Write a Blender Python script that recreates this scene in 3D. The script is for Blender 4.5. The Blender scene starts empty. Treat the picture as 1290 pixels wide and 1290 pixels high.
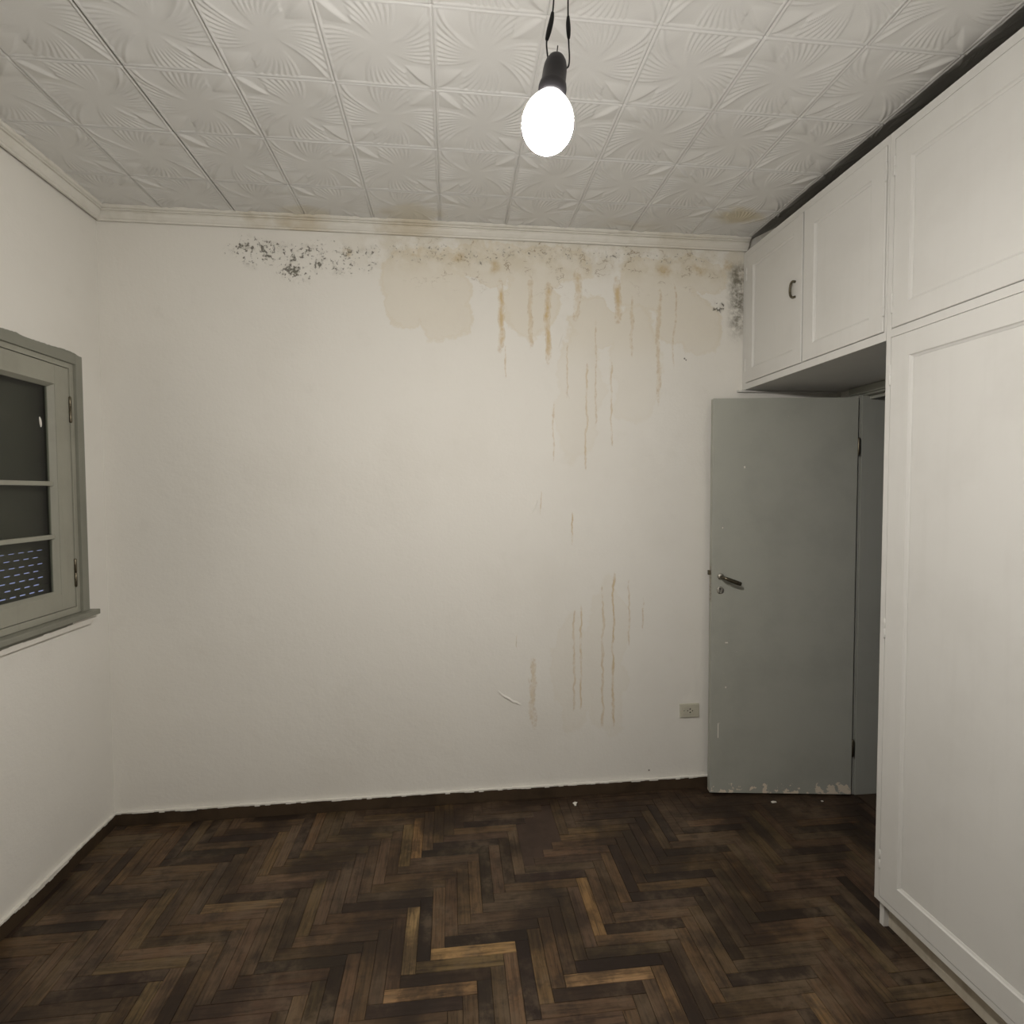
import bpy, bmesh, math, random
import numpy as np
from mathutils import Vector, Matrix

random.seed(11)
scene = bpy.context.scene
COL = scene.collection

# ---------------------------------------------------------------- camera
cam_d = bpy.data.cameras.new('camera')
cam_d.sensor_fit = 'HORIZONTAL'
cam_d.sensor_width = 36.0
cam_d.lens = 36.0 * 688.35 / 1290.0
cam_d.clip_start = 0.02
cam = bpy.data.objects.new('camera', cam_d)
COL.objects.link(cam)
cr = Vector((0.99382647, -0.11089236, -0.00344005))
cu = Vector((0.00756328, 0.03678309, 0.99929465))
cf = Vector((0.11068761, 0.99315149, -0.03739472))
cam.matrix_world = Matrix((
    (cr.x, cu.x, -cf.x, 1.58316),
    (cr.y, cu.y, -cf.y, -2.70551),
    (cr.z, cu.z, -cf.z, 1.56164),
    (0, 0, 0, 1)))
scene.camera = cam

# ---------------------------------------------------------------- world: dusk sky outside
world = bpy.data.worlds.new('dusk_sky')
scene.world = world
world.use_nodes = True
wb = world.node_tree.nodes['Background']
wb.inputs[0].default_value = (0.38, 0.43, 0.76, 1)
wb.inputs[1].default_value = 1.0

scene.view_settings.view_transform = 'Standard'
scene.view_settings.look = 'None'
scene.view_settings.gamma = 1.0
scene.view_settings.use_curve_mapping = False
scene.view_settings.exposure = 0.0
try:
    scene.cycles.use_denoising = True
    scene.cycles.max_bounces = 8
    scene.cycles.diffuse_bounces = 5
except Exception:
    pass

BULB_POS = Vector((1.753, -1.756, 2.192))
BULB_POWER = 1030.0

# ---------------------------------------------------------------- room numbers (metres)
W = 3.088          # plane of the wardrobe fronts
XR = 3.64          # right wall
YB = -3.645        # wall behind the camera
HC = 2.843         # ceiling
HCB = 2.787        # underside of the cornice


# ================================================================= node helpers
class S:
    """a node socket (or number) with arithmetic"""
    def __init__(self, nt, s):
        self.nt, self.s = nt, s

    def _m(self, op, b=None, c=None, clamp=False):
        n = self.nt.nodes.new('ShaderNodeMath')
        n.operation = op
        n.use_clamp = clamp
        for i, v in enumerate((self, b, c)):
            if v is None:
                continue
            if isinstance(v, S):
                self.nt.links.new(v.s, n.inputs[i])
            else:
                n.inputs[i].default_value = v
        return S(self.nt, n.outputs[0])

    def __add__(self, b): return self._m('ADD', b)
    def __sub__(self, b): return self._m('SUBTRACT', b)
    def __mul__(self, b): return self._m('MULTIPLY', b)
    def __truediv__(self, b): return self._m('DIVIDE', b)
    def abs(self): return self._m('ABSOLUTE')
    def sqrt(self): return self._m('SQRT')
    def max(self, b): return self._m('MAXIMUM', b)
    def min(self, b): return self._m('MINIMUM', b)
    def inv(self): return (self * -1.0) + 1.0

    def step(self, a, b):
        """smooth 0..1 between a and b (a may be larger than b)"""
        n = self.nt.nodes.new('ShaderNodeMapRange')
        n.interpolation_type = 'SMOOTHSTEP'
        self.nt.links.new(self.s, n.inputs['Value'])
        if a < b:
            n.inputs['From Min'].default_value = a
            n.inputs['From Max'].default_value = b
            n.inputs['To Min'].default_value = 0
            n.inputs['To Max'].default_value = 1
        else:
            n.inputs['From Min'].default_value = b
            n.inputs['From Max'].default_value = a
            n.inputs['To Min'].default_value = 1
            n.inputs['To Max'].default_value = 0
        return S(self.nt, n.outputs['Result'])


class Mat:
    def __init__(self, name, rough=0.6, spec=0.3):
        self.m = bpy.data.materials.new(name)
        self.m.use_nodes = True
        self.nt = self.m.node_tree
        self.b = self.nt.nodes['Principled BSDF']
        self.b.inputs['Roughness'].default_value = rough
        self.b.inputs['Specular IOR Level'].default_value = spec

    def pos(self):
        g = self.nt.nodes.new('ShaderNodeNewGeometry')
        return g.outputs['Position']

    def obj(self):
        g = self.nt.nodes.new('ShaderNodeTexCoord')
        return g.outputs['Object']

    def xyz(self, v):
        s = self.nt.nodes.new('ShaderNodeSeparateXYZ')
        self.nt.links.new(v, s.inputs[0])
        return [S(self.nt, o) for o in s.outputs]

    def vec(self, x, y, z):
        c = self.nt.nodes.new('ShaderNodeCombineXYZ')
        for i, v in enumerate((x, y, z)):
            if isinstance(v, S):
                self.nt.links.new(v.s, c.inputs[i])
            else:
                c.inputs[i].default_value = v
        return c.outputs[0]

    def noise(self, v, scale, detail=3.0, rough=0.55):
        n = self.nt.nodes.new('ShaderNodeTexNoise')
        n.inputs['Scale'].default_value = scale
        n.inputs['Detail'].default_value = detail
        n.inputs['Roughness'].default_value = rough
        self.nt.links.new(v, n.inputs['Vector'])
        return S(self.nt, n.outputs[0])

    def mix(self, a, b, f):
        n = self.nt.nodes.new('ShaderNodeMix')
        n.data_type = 'RGBA'
        for key, v in ((6, a), (7, b)):
            if isinstance(v, tuple):
                n.inputs[key].default_value = (*v, 1)
            else:
                self.nt.links.new(v, n.inputs[key])
        if isinstance(f, S):
            self.nt.links.new(f.s, n.inputs[0])
        else:
            n.inputs[0].default_value = f
        return n.outputs[2]

    def color(self, c):
        if isinstance(c, tuple):
            self.b.inputs['Base Color'].default_value = (*c, 1)
        else:
            self.nt.links.new(c, self.b.inputs['Base Color'])

    def rough(self, s):
        self.nt.links.new(s.s, self.b.inputs['Roughness'])

    def bump(self, h, strength=0.3, dist=0.01):
        n = self.nt.nodes.new('ShaderNodeBump')
        n.inputs['Strength'].default_value = strength
        n.inputs['Distance'].default_value = dist
        self.nt.links.new(h.s, n.inputs['Height'])
        self.nt.links.new(n.outputs[0], self.b.inputs['Normal'])


# ================================================================= mesh helpers
def box(bm, x0, x1, y0, y1, z0, z1, bev=0.0):
    x0, x1 = sorted((x0, x1)); y0, y1 = sorted((y0, y1)); z0, z1 = sorted((z0, z1))
    v = [bm.verts.new(p) for p in ((x0, y0, z0), (x1, y0, z0), (x1, y1, z0), (x0, y1, z0),
                                   (x0, y0, z1), (x1, y0, z1), (x1, y1, z1), (x0, y1, z1))]
    fs = [bm.faces.new([v[i] for i in q]) for q in
          ((3, 2, 1, 0), (4, 5, 6, 7), (0, 1, 5, 4), (1, 2, 6, 5), (2, 3, 7, 6), (3, 0, 4, 7))]
    if bev > 0:
        es = list({e for f in fs for e in f.edges})
        bmesh.ops.bevel(bm, geom=es, offset=bev, segments=2, affect='EDGES', profile=0.6)


def lathe(bm, prof, n=32, mat=None, cap=True):
    """prof: list of (r, z) revolved about z"""
    rings = []
    for r, z in prof:
        ring = []
        for k in range(n):
            a = 2 * math.pi * k / n
            p = Vector((r * math.cos(a), r * math.sin(a), z))
            if mat is not None:
                p = mat @ p
            ring.append(bm.verts.new(p))
        rings.append(ring)
    for a, b in zip(rings[:-1], rings[1:]):
        for k in range(n):
            bm.faces.new((a[k], a[(k + 1) % n], b[(k + 1) % n], b[k]))
    if cap:
        bm.faces.new(list(reversed(rings[0])))
        bm.faces.new(rings[-1])


def tube(bm, pts, rad, n=10):
    pts = [Vector(p) for p in pts]
    rings = []
    ref = Vector((0.31, 0.77, 0.55)).normalized()
    for i, p in enumerate(pts):
        t = (pts[min(i + 1, len(pts) - 1)] - pts[max(i - 1, 0)]).normalized()
        a = t.cross(ref).normalized()
        b = t.cross(a).normalized()
        rr = rad[i] if isinstance(rad, (list, tuple)) else rad
        rings.append([bm.verts.new(p + (a * math.cos(2 * math.pi * k / n) + b * math.sin(2 * math.pi * k / n)) * rr)
                      for k in range(n)])
    for r0, r1 in zip(rings[:-1], rings[1:]):
        for k in range(n):
            bm.faces.new((r0[k], r0[(k + 1) % n], r1[(k + 1) % n], r1[k]))
    bm.faces.new(list(reversed(rings[0])))
    bm.faces.new(rings[-1])


def smooth_path(pts, k=8):
    """Catmull-Rom through the points"""
    P = [Vector(p) for p in pts]
    P = [P[0] * 2 - P[1]] + P + [P[-1] * 2 - P[-2]]
    out = []
    for i in range(1, len(P) - 2):
        for j in range(k):
            t = j / k
            a, b, c, d = P[i - 1], P[i], P[i + 1], P[i + 2]
            out.append(0.5 * ((2 * b) + (c - a) * t + (2 * a - 5 * b + 4 * c - d) * t * t + (3 * b - a - 3 * c + d) * t ** 3))
    out.append(P[-2])
    return out


def extrude_profile(bm, prof, fn, t0, t1, n=1):
    """prof: closed list of 2D points; fn(p, t) -> 3D point; sweeps from t0 to t1"""
    rings = []
    for i in range(n + 1):
        t = t0 + (t1 - t0) * i / n
        rings.append([bm.verts.new(fn(p, t)) for p in prof])
    m = len(prof)
    for a, b in zip(rings[:-1], rings[1:]):
        for k in range(m):
            bm.faces.new((a[k], a[(k + 1) % m], b[(k + 1) % m], b[k]))
    bm.faces.new(list(reversed(rings[0])))
    bm.faces.new(rings[-1])


def mesh_obj(name, bm, mat, parent=None, smooth=False):
    bmesh.ops.recalc_face_normals(bm, faces=bm.faces)
    me = bpy.data.meshes.new(name)
    bm.to_mesh(me)
    bm.free()
    if mat is not None:
        me.materials.append(mat)
    if smooth:
        for p in me.polygons:
            p.use_smooth = True
    o = bpy.data.objects.new(name, me)
    COL.objects.link(o)
    if parent is not None:
        o.parent = parent
    return o


def box_obj(name, dims, mat, parent=None, bev=0.0):
    bm = bmesh.new()
    box(bm, *dims, bev=bev)
    return mesh_obj(name, bm, mat, parent)


def empty(name, loc=(0, 0, 0)):
    o = bpy.data.objects.new(name, None)
    COL.objects.link(o)
    o.location = loc
    o.empty_display_size = 0.1
    return o


def carve(o, cut_bm):
    """cut the closed shape out of the object's mesh (coordinates local to the object)"""
    bmesh.ops.recalc_face_normals(cut_bm, faces=cut_bm.faces)
    me = bpy.data.meshes.new('cut')
    cut_bm.to_mesh(me)
    c = bpy.data.objects.new('cut', me)
    COL.objects.link(c)
    bpy.context.view_layer.update()
    c.matrix_world = o.matrix_world.copy()
    m = o.modifiers.new('cut', 'BOOLEAN')
    m.operation = 'DIFFERENCE'
    m.solver = 'EXACT'
    m.object = c
    bpy.context.view_layer.update()
    new = bpy.data.meshes.new_from_object(o.evaluated_get(bpy.context.evaluated_depsgraph_get()))
    o.modifiers.clear()
    o.data = new
    bpy.data.objects.remove(c)
    bpy.data.meshes.remove(me)


def tag(o, label=None, cat=None, group=None, kind=None):
    if label: o['label'] = label
    if cat: o['category'] = cat
    if group: o['group'] = group
    if kind: o['kind'] = kind
    return o


def keep_world(o, parent):
    """parent with vertices given in world coordinates, parent placed at its own location"""
    o.parent = parent
    o.location = -Vector(parent.location)


# ================================================================= materials
PLASTER = (0.77, 0.75, 0.70)


def plaster_material(name, extra=None):
    M = Mat(name, 0.75, 0.2)
    p = M.pos()
    n1 = M.noise(p, 1.6, 4)
    n2 = M.noise(p, 9.0, 4)
    c = M.mix(PLASTER, (0.71, 0.685, 0.63), n1.step(0.45, 0.75) * 0.5)
    c = M.mix(c, (0.67, 0.645, 0.59), n2.step(0.55, 0.8) * 0.25)
    hgt = M.noise(p, 14.0, 5) * 0.6 + M.noise(p, 70.0, 3) * 0.25 + M.noise(p, 2.5, 2) * 1.2
    if extra:
        c, hgt = extra(M, c, hgt)
    M.color(c)
    M.bump(hgt, 0.5, 0.006)
    return M.m


def back_wall_extra(M, c, hgt):
    p = M.pos()
    x, y, z = M.xyz(p)
    nw = M.noise(p, 16.0, 3) - 0.5
    nw2 = M.noise(M.vec(x * 0.6, 3.0, z), 5.0, 3) - 0.5
    nb = M.noise(p, 5.5, 5, 0.6) - 0.5
    nb2 = M.noise(M.vec(z, 7.0, x), 6.0, 5, 0.6) - 0.5
    xw = x + nw * 0.026 + nw2 * 0.045
    xb = x + nb * 0.24
    zb = z + nb2 * 0.24
    fine = M.noise(p, 42.0, 4, 0.65)
    mid = M.noise(p, 11.0, 4, 0.6)

    wob = (M.noise(M.vec(x * 3.0, 1.0, z), 13.0, 3, 0.6) * 2.6).max(0.55) + (fine - 0.5) * 1.2

    def drip(cx, w, z0, z1, fade):
        """soft profile of a vertical run from z0 (top) to z1 (bottom): 1 on its axis, 0 at its edge"""
        v = (z - (z0 + z1) / 2).abs().step((z0 - z1) / 2 + fade, (z0 - z1) / 2 - fade)
        return ((xw - cx).abs() * wob).step(w * 1.15, 0.0) * v

    def blotch(cx, cz, rx, rz):
        dx = (xb - cx) / rx
        dz = (zb - cz) / rz
        return (dx * dx + dz * dz).sqrt().inv()

    # pale water stain along the top of the wall and large tan tide marks
    band = z.step(2.57, 2.70) * x.step(0.95, 1.35)
    pale = band * mid.step(0.35, 0.6) * 0.55
    tide = None
    for a in ((1.43, 2.56, 0.17, 0.17), (1.56, 2.45, 0.14, 0.16), (1.36, 2.47, 0.09, 0.12), (1.98, 2.52, 0.14, 0.20),
              (2.12, 2.68, 0.16, 0.10), (2.33, 2.40, 0.14, 0.13), (2.62, 2.60, 0.20, 0.13), (2.86, 2.66, 0.16, 0.08),
              (2.80, 2.42, 0.17, 0.14), (1.75, 2.68, 0.22, 0.10), (2.2, 0.62, 0.11, 0.30), (2.38, 0.70, 0.10, 0.40),
              (2.22, 2.05, 0.12, 0.34), (2.52, 2.2, 0.14, 0.3)):
        s = blotch(*a)
        tide = s if tide is None else tide.max(s)
    tide = (tide.step(-0.06, 0.06) + tide.step(-0.08, 0.0) * tide.step(0.12, 0.01) * 0.6) * (z.step(2.15, 2.40) * 0.17 + 0.09)
    # runs
    run = None
    for cx, w, z0, z1, kf, kr, fade in (
            (1.831, 0.024, 2.58, 2.27, .75, .75, .05), (1.853, 0.006, 2.27, 2.13, .35, .3, .03),
            (2.070, 0.026, 2.57, 2.22, 1.0, 1.0, .05), (2.214, 0.030, 2.65, 2.43, .75, .8, .04),
            (2.424, 0.030, 2.62, 2.42, .7, .7, .04), (1.978, 0.022, 2.60, 2.28, .4, .4, .06),
            (2.494, 0.014, 2.52, 2.26, .4, .4, .05), (2.637, 0.020, 2.57, 2.03, .28, .4, .08),
            (2.262, 0.009, 2.19, 1.68, .5, .35, .03), (2.393, 0.008, 2.20, 1.80, .45, .35, .03),
            (2.164, 0.007, 2.29, 2.04, .35, .3, .03), (2.096, 0.007, 1.99, 1.72, .32, .25, .03),
            (2.193, 0.006, 1.45, 1.30, .75, .5, .02), (2.031, 0.004, 1.56, 1.45, .5, .5, .015),
            (2.200, 0.009, 0.95, 0.45, .45, .5, .03), (2.236, 0.008, 0.97, 0.45, .6, .5, .03),
            (2.350, 0.010, 1.07, 0.36, .5, .45, .04), (2.404, 0.010, 1.13, 0.36, .75, .6, .04),
            (2.487, 0.008, 1.09, 0.78, .35, .3, .04), (1.989, 0.028, 0.70, 0.38, .45, .3, .06),
            (2.560, 0.008, 1.00, 0.85, .2, .2, .04), (2.72, 0.010, 2.6, 2.2, .15, .15, .05),
            (2.31, 0.008, 2.4, 1.9, .2, .2, .05), (1.905, 0.003, 0.84, 0.78, .4, .6, .01)):
        f = drip(cx, w, z0, z1, fade) * (0.25 + 0.75 * kf)
        run = f if run is None else run.max(f)
    rim = run.step(0.05, 0.22) * run.step(0.60, 0.30)
    run = run.step(0.12, 0.95)
    # rusty spots
    spots = None
    for a in ((2.665, 2.672, 0.06, 0.035), (2.855, 2.69, 0.05, 0.035), (3.0, 2.715, 0.045, 0.03), (1.43, 2.71, .03, .03),
              (1.62, 2.70, .05, .03), (1.80, 2.66, .04, .04), (1.1, 2.70, .03, .03)):
        dx = (x + nb * 0.05 - a[0]) / a[2]
        dz = (z + nb2 * 0.05 - a[1]) / a[3]
        s = (dx * dx + dz * dz).sqrt().step(1.1, 0.3)
        spots = s if spots is None else spots.max(s)
    # mould
    def ell(cx, cz, rx, rz, soft=0.5):
        dx = (x + nb * 0.1 - cx) / rx
        dz = (z + nb2 * 0.1 - cz) / rz
        return (dx * dx + dz * dz).sqrt().step(1.15, 1.15 - soft)
    speck = M.noise(p, 62.0, 4, 0.65)
    clump = M.noise(p, 16.0, 4, 0.65)
    mz = ell(0.69, 2.68, 0.17, 0.08, .8).max(ell(0.88, 2.64, 0.13, 0.11, .8)).max(ell(1.05, 2.67, 0.26, 0.10, .8) * 0.75)
    mz = mz.max(ell(1.5, 2.71, 0.5, 0.05) * 0.42).max(ell(2.3, 2.74, 0.75, 0.04) * 0.40)
    mz = mz.max(ell(2.955, 2.51, 0.045, 0.04) * 0.9)
    dens = mz * 0.10 + (clump - 0.5) * mz * 0.85
    mould = (speck + dens).step(0.62, 0.72) * mz.step(0.05, 0.5)
    soot = mz * clump.step(0.46, 0.70) * 0.42
    edge = x.step(2.985, 3.05) * z.step(2.30, 2.46) * z.step(2.76, 2.68)
    edge_m = edge * (clump * 0.7 + speck * 0.5).step(0.42, 0.72)
    # speckle-like cracks in the lifted paint near the top
    crk = (M.noise(M.vec(x * 1.0, 0.0, z * 1.6), 7.5, 5, 0.62) - 0.5).abs().step(0.012, 0.003)
    crk = crk * z.step(2.48, 2.66) * x.step(1.25, 1.6) * x.step(3.02, 2.9) * mid.step(0.48, 0.62)
    # hole marks
    dot = None
    for cx, cz, r in ((2.775, 2.238, .006), (2.783, 2.231, .005), (2.60, .105, .006)):
        dx = x - cx
        dz = z - cz
        s = (dx * dx + dz * dz).sqrt().step(r, r * 0.5)
        dot = s if dot is None else dot.max(s)
    c = M.mix(c, (0.60, 0.55, 0.44), pale)
    c = M.mix(c, (0.62, 0.53, 0.36), tide)
    c = M.mix(c, (0.55, 0.40, 0.18), run * mid.step(0.28, 0.60) * 0.85)
    c = M.mix(c, (0.44, 0.29, 0.11), rim * fine.step(0.40, 0.62) * 0.36)
    c = M.mix(c, (0.48, 0.34, 0.13), spots * mid.step(0.38, 0.62) * 0.6)
    c = M.mix(c, (0.27, 0.25, 0.19), soot)
    c = M.mix(c, (0.070, 0.064, 0.045), mould * 0.8)
    c = M.mix(c, (0.115, 0.103, 0.072), edge_m * 0.85)
    c = M.mix(c, (0.22, 0.15, 0.07), crk * 0.7)
    c = M.mix(c, (0.10, 0.09, 0.07), dot * 0.85)
    # blistered paint: lumpier towards the damp top
    hgt = hgt + M.noise(p, 24.0, 4, 0.6) * z.step(1.9, 2.6) * x.step(1.1, 1.7) * 1.6
    return c, hgt


def left_wall_extra(M, c, hgt):
    p = M.pos()
    x, y, z = M.xyz(p)
    n = M.noise(p, 6.0, 4, 0.6)
    # grey window paint brushed a little over the wall round the casing
    top = z.step(2.172, 2.160)
    zt = (z - 2.146) - (n - 0.46) * 0.05
    yt = (y + 0.150) - (n - 0.5) * 0.05
    m = zt.step(0.004, 0.0) * yt.step(0.004, 0.0) * z.step(1.045, 1.055) * top
    c = M.mix(c, (0.235, 0.235, 0.195), m)
    return c, hgt


M_WALL_BACK = plaster_material('stained_plaster', back_wall_extra)
M_WALL_LEFT = plaster_material('old_white_plaster', left_wall_extra)
M_WALL = plaster_material('white_plaster')


def ceiling_material():
    M = Mat('polystyrene_tile', 0.7, 0.25)
    p = M.pos()
    x, y, z = M.xyz(p)
    n = M.noise(p, 7.0, 4)
    n3 = M.noise(p, 2.2, 3)
    c = M.mix((0.68, 0.675, 0.655), (0.62, 0.61, 0.585), n3.step(0.4, 0.7) * 0.6)
    st = None
    for cx, cy, rx, ry, k in ((2.925, -0.24, .13, .07, 1.0), (1.42, -0.10, .18, .10, .55), (0.95, -0.06, .12, .06, .5),
                              (2.45, -0.10, .2, .06, .25)):
        dx = (x + (n - 0.5) * 0.25 - cx) / rx
        dy = (y + (n - 0.5) * 0.16 - cy) / ry
        s = (dx * dx + dy * dy).sqrt().step(1.2, 0.3) * k
        st = s if st is None else st.max(s)
    c = M.mix(c, (0.50, 0.40, 0.17), st * 0.5)
    M.color(c)
    M.bump(M.noise(p, 160.0, 2), 0.12, 0.002)
    return M.m


def cornice_material():
    M = Mat('cornice_paint', 0.6, 0.3)
    p = M.pos()
    x, y, z = M.xyz(p)
    n = M.noise(p, 12.0, 4)
    c = M.mix((0.72, 0.70, 0.645), (0.60, 0.575, 0.51), n.step(0.45, 0.75) * 0.6)
    st = None
    for cx, w, k in ((0.92, .16, .6), (1.41, .20, .6), (0.72, .10, .3), (2.75, .3, .2)):
        s = (x + (n - 0.5) * 0.30 - cx).abs().step(w, 0.0) * k * y.step(-0.3, -0.15)
        st = s if st is None else st.max(s)
    c = M.mix(c, (0.42, 0.31, 0.13), st * 0.65)
    M.color(c)
    M.bump(M.noise(p, 40.0, 3), 0.2, 0.003)
    return M.m


def plank_material():
    M = Mat('worn_parquet', 0.5, 0.25)
    oi = M.nt.nodes.new('ShaderNodeObjectInfo')
    p = M.pos()
    ob = M.obj()
    x, y, z = M.xyz(ob)
    rnd = S(M.nt, oi.outputs['Random'])
    grain = M.noise(M.vec(x * 4.0, y * 60.0, rnd * 37.0), 1.6, 5, 0.62)
    fleck = M.noise(M.vec(x * 14.0, y * 160.0, rnd * 11.0), 1.0, 3, 0.6)
    scuff = M.noise(p, 3.2, 5, 0.62)
    scuff2 = M.noise(p, 17.0, 5, 0.65)
    c = oi.outputs['Color']
    c = M.mix(c, (0.018, 0.011, 0.007), grain.step(0.40, 0.70) * 0.7)
    c = M.mix(c, (0.012, 0.008, 0.005), fleck.step(0.55, 0.75) * 0.55)
    grime = scuff.step(0.54, 0.38) * 0.72
    c = M.mix(c, (0.020, 0.013, 0.009), grime)
    worn = scuff.step(0.47, 0.64) * scuff2.step(0.36, 0.62) * 0.5
    c = M.mix(c, (0.150, 0.108, 0.070), worn)
    stain = M.noise(p, 8.0, 5, 0.7).step(0.52, 0.64) * 0.5
    c = M.mix(c, (0.026, 0.018, 0.013), stain)
    M.color(c)
    M.rough(scuff2 * 0.25 + 0.42)
    M.bump(grain * 0.6 + fleck * 0.4, 0.25, 0.002)
    return M.m


def plain_wood(name, col, col2, rough=0.55):
    M = Mat(name, rough, 0.3)
    p = M.pos()
    n = M.noise(p, 9.0, 5, 0.6)
    n2 = M.noise(p, 60.0, 3)
    c = M.mix(col, col2, n.step(0.4, 0.7) * 0.8)
    M.color(c)
    M.bump(n2, 0.15, 0.002)
    return M.m


def paint_material(name, col, dirt, amount=0.4, rough=0.45, bump=0.15):
    M = Mat(name, rough, 0.35)
    p = M.pos()
    x, y, z = M.xyz(p)
    n = M.noise(p, 3.5, 5, 0.6)
    brush = M.noise(M.vec(x * 30.0, y * 30.0, z * 2.5), 1.0, 4)
    c = M.mix(col, dirt, n.step(0.42, 0.72) * amount)
    c = M.mix(c, dirt, brush.step(0.5, 0.75) * amount * 0.5)
    M.color(c)
    M.bump(brush * 0.6 + M.noise(p, 55.0, 3) * 0.4, bump, 0.003)
    return M.m


def door_paint():
    M = Mat('grey_green_door_paint', 0.42, 0.35)
    ob = M.obj()
    x, y, z = M.xyz(ob)
    n = M.noise(ob, 4.0, 5, 0.6)
    c = M.mix((0.385, 0.39, 0.345), (0.33, 0.335, 0.295), n.step(0.4, 0.7) * 0.7)
    chip = M.noise(ob, 30.0, 3, 0.6)
    near = z.step(0.075, 0.012)
    corner = x.step(0.48, 0.64) * z.step(0.078, 0.050)
    chips = (chip + near * 0.09 + corner * 0.13).step(0.625, 0.645)
    c = M.mix(c, (0.72, 0.64, 0.52), chips * near.max(corner).step(0.0, 0.15))
    speck = (M.noise(ob, 34.0, 2, 0.5)).step(0.755, 0.78)
    c = M.mix(c, (0.50, 0.48, 0.43), speck * 0.8)
    M.color(c)
    M.bump(M.noise(ob, 60.0, 3), 0.12, 0.003)
    return M.m


def metal(name, col, rough=0.35):
    M = Mat(name, rough, 0.5)
    M.b.inputs['Metallic'].default_value = 1.0
    n = M.noise(M.pos(), 120.0, 3)
    M.color(M.mix(col, tuple(k * 0.45 for k in col), n.step(0.45, 0.75)))
    return M.m


def glow(name, strength, col=(1.0, 0.955, 0.90)):
    M = Mat(name, 0.4, 0.3)
    M.color((0.85, 0.85, 0.82))
    M.b.inputs['Emission Color'].default_value = (*col, 1)
    M.b.inputs['Emission Strength'].default_value = strength
    return M.m


def glass_material():
    m = bpy.data.materials.new('window_glass')
    m.use_nodes = True
    nt = m.node_tree
    nt.nodes.remove(nt.nodes['Principled BSDF'])
    out = nt.nodes['Material Output']
    tr = nt.nodes.new('ShaderNodeBsdfTransparent')
    tr.inputs[0].default_value = (0.80, 0.82, 0.80, 1)
    gl = nt.nodes.new('ShaderNodeBsdfGlossy')
    gl.inputs['Roughness'].default_value = 0.03
    fr = nt.nodes.new('ShaderNodeFresnel')
    fr.inputs[0].default_value = 1.45
    mx = nt.nodes.new('ShaderNodeMixShader')
    ge = nt.nodes.new('ShaderNodeNewGeometry')
    fm = S(nt, fr.outputs[0]) * S(nt, ge.outputs['Backfacing']).inv()
    nt.links.new(fm.s, mx.inputs[0])
    nt.links.new(tr.outputs[0], mx.inputs[1])
    nt.links.new(gl.outputs[0], mx.inputs[2])
    nt.links.new(mx.outputs[0], out.inputs[0])
    return m


M_TILE = ceiling_material()
M_CORNICE = cornice_material()
M_PLANK = plank_material()
M_SUBFLOOR = plain_wood('dark_screed', (0.040, 0.026, 0.018), (0.022, 0.015, 0.011), 0.8)
M_FILLER = plain_wood('brown_filler', (0.058, 0.036, 0.025), (0.036, 0.023, 0.016), 0.6)
M_BASE = plain_wood('dark_skirting', (0.060, 0.040, 0.024), (0.034, 0.023, 0.014), 0.5)
M_LIP = paint_material('white_paint_lip', (0.78, 0.755, 0.70), (0.62, 0.59, 0.52), 0.4)
M_CAB = paint_material('white_cabinet_paint', (0.645, 0.637, 0.61), (0.58, 0.57, 0.54), 0.45)
M_PLINTH = paint_material('dirty_plinth_paint', (0.50, 0.455, 0.375), (0.33, 0.285, 0.215), 0.8)
M_WIN = paint_material('beige_grey_window_paint', (0.33, 0.325, 0.27), (0.26, 0.255, 0.21), 0.6)
M_CASE = paint_material('grey_casing_paint', (0.235, 0.235, 0.195), (0.19, 0.19, 0.155), 0.6)
M_JAMB = paint_material('grey_jamb_paint', (0.385, 0.39, 0.345), (0.33, 0.335, 0.295), 0.6)
M_DOOR = door_paint()
M_STEEL = metal('dull_steel', (0.45, 0.43, 0.38), 0.5)
M_DARKMETAL = metal('dark_metal', (0.16, 0.14, 0.10), 0.4)
M_BLACK = plain_wood('black_rubber', (0.012, 0.012, 0.012), (0.02, 0.02, 0.02), 0.6)
M_SOCKET = plain_wood('black_bakelite', (0.055, 0.052, 0.058), (0.035, 0.034, 0.038), 0.45)
M_OUTLET = paint_material('cream_plastic', (0.52, 0.50, 0.41), (0.44, 0.42, 0.33), 0.4)
M_SHUTTER = paint_material('dark_shutter', (0.11, 0.103, 0.083), (0.075, 0.07, 0.058), 0.5)
M_GLASS = glass_material()
M_CHIP = paint_material('paint_chip', (0.78, 0.75, 0.68), (0.6, 0.57, 0.5), 0.4)
M_HALL = paint_material('hall_wall', (0.5, 0.5, 0.48), (0.4, 0.4, 0.38), 0.4)

# ================================================================= SETTING
# ---- floor with its herringbone planks
bm = bmesh.new()
box(bm, -0.22, XR + 0.001, YB - 0.1, 0.1, -0.12, -0.004)
floor = mesh_obj('floor', bm, M_SUBFLOOR)
tag(floor, 'dark worn herringbone parquet floor of the room', 'floor', kind='structure')

PL, PW = 0.290, 0.0465
GAP = 0.0007
X0, Y0 = 1.503, -0.873
PATCH = [(1.80, -0.17), (1.93, -0.13), (2.12, -0.20), (2.16, -0.36), (2.03, -0.42), (1.99, -0.60), (1.93, -0.63),
         (1.86, -0.58), (1.87, -0.46), (1.90, -0.36), (1.82, -0.31)]


def in_poly(px, py, poly):
    c = False
    for (xa, ya), (xb, yb) in zip(poly, poly[1:] + poly[:1]):
        if (ya > py) != (yb > py) and px < (xb - xa) * (py - ya) / (yb - ya) + xa:
            c = not c
    return c


def project(pt):
    d = Vector(pt) - cam.matrix_world.translation
    zz = d.dot(cf)
    return (645 + 688.35 * d.dot(cr) / zz, 645 - 688.35 * d.dot(cu) / zz, zz)


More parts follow.
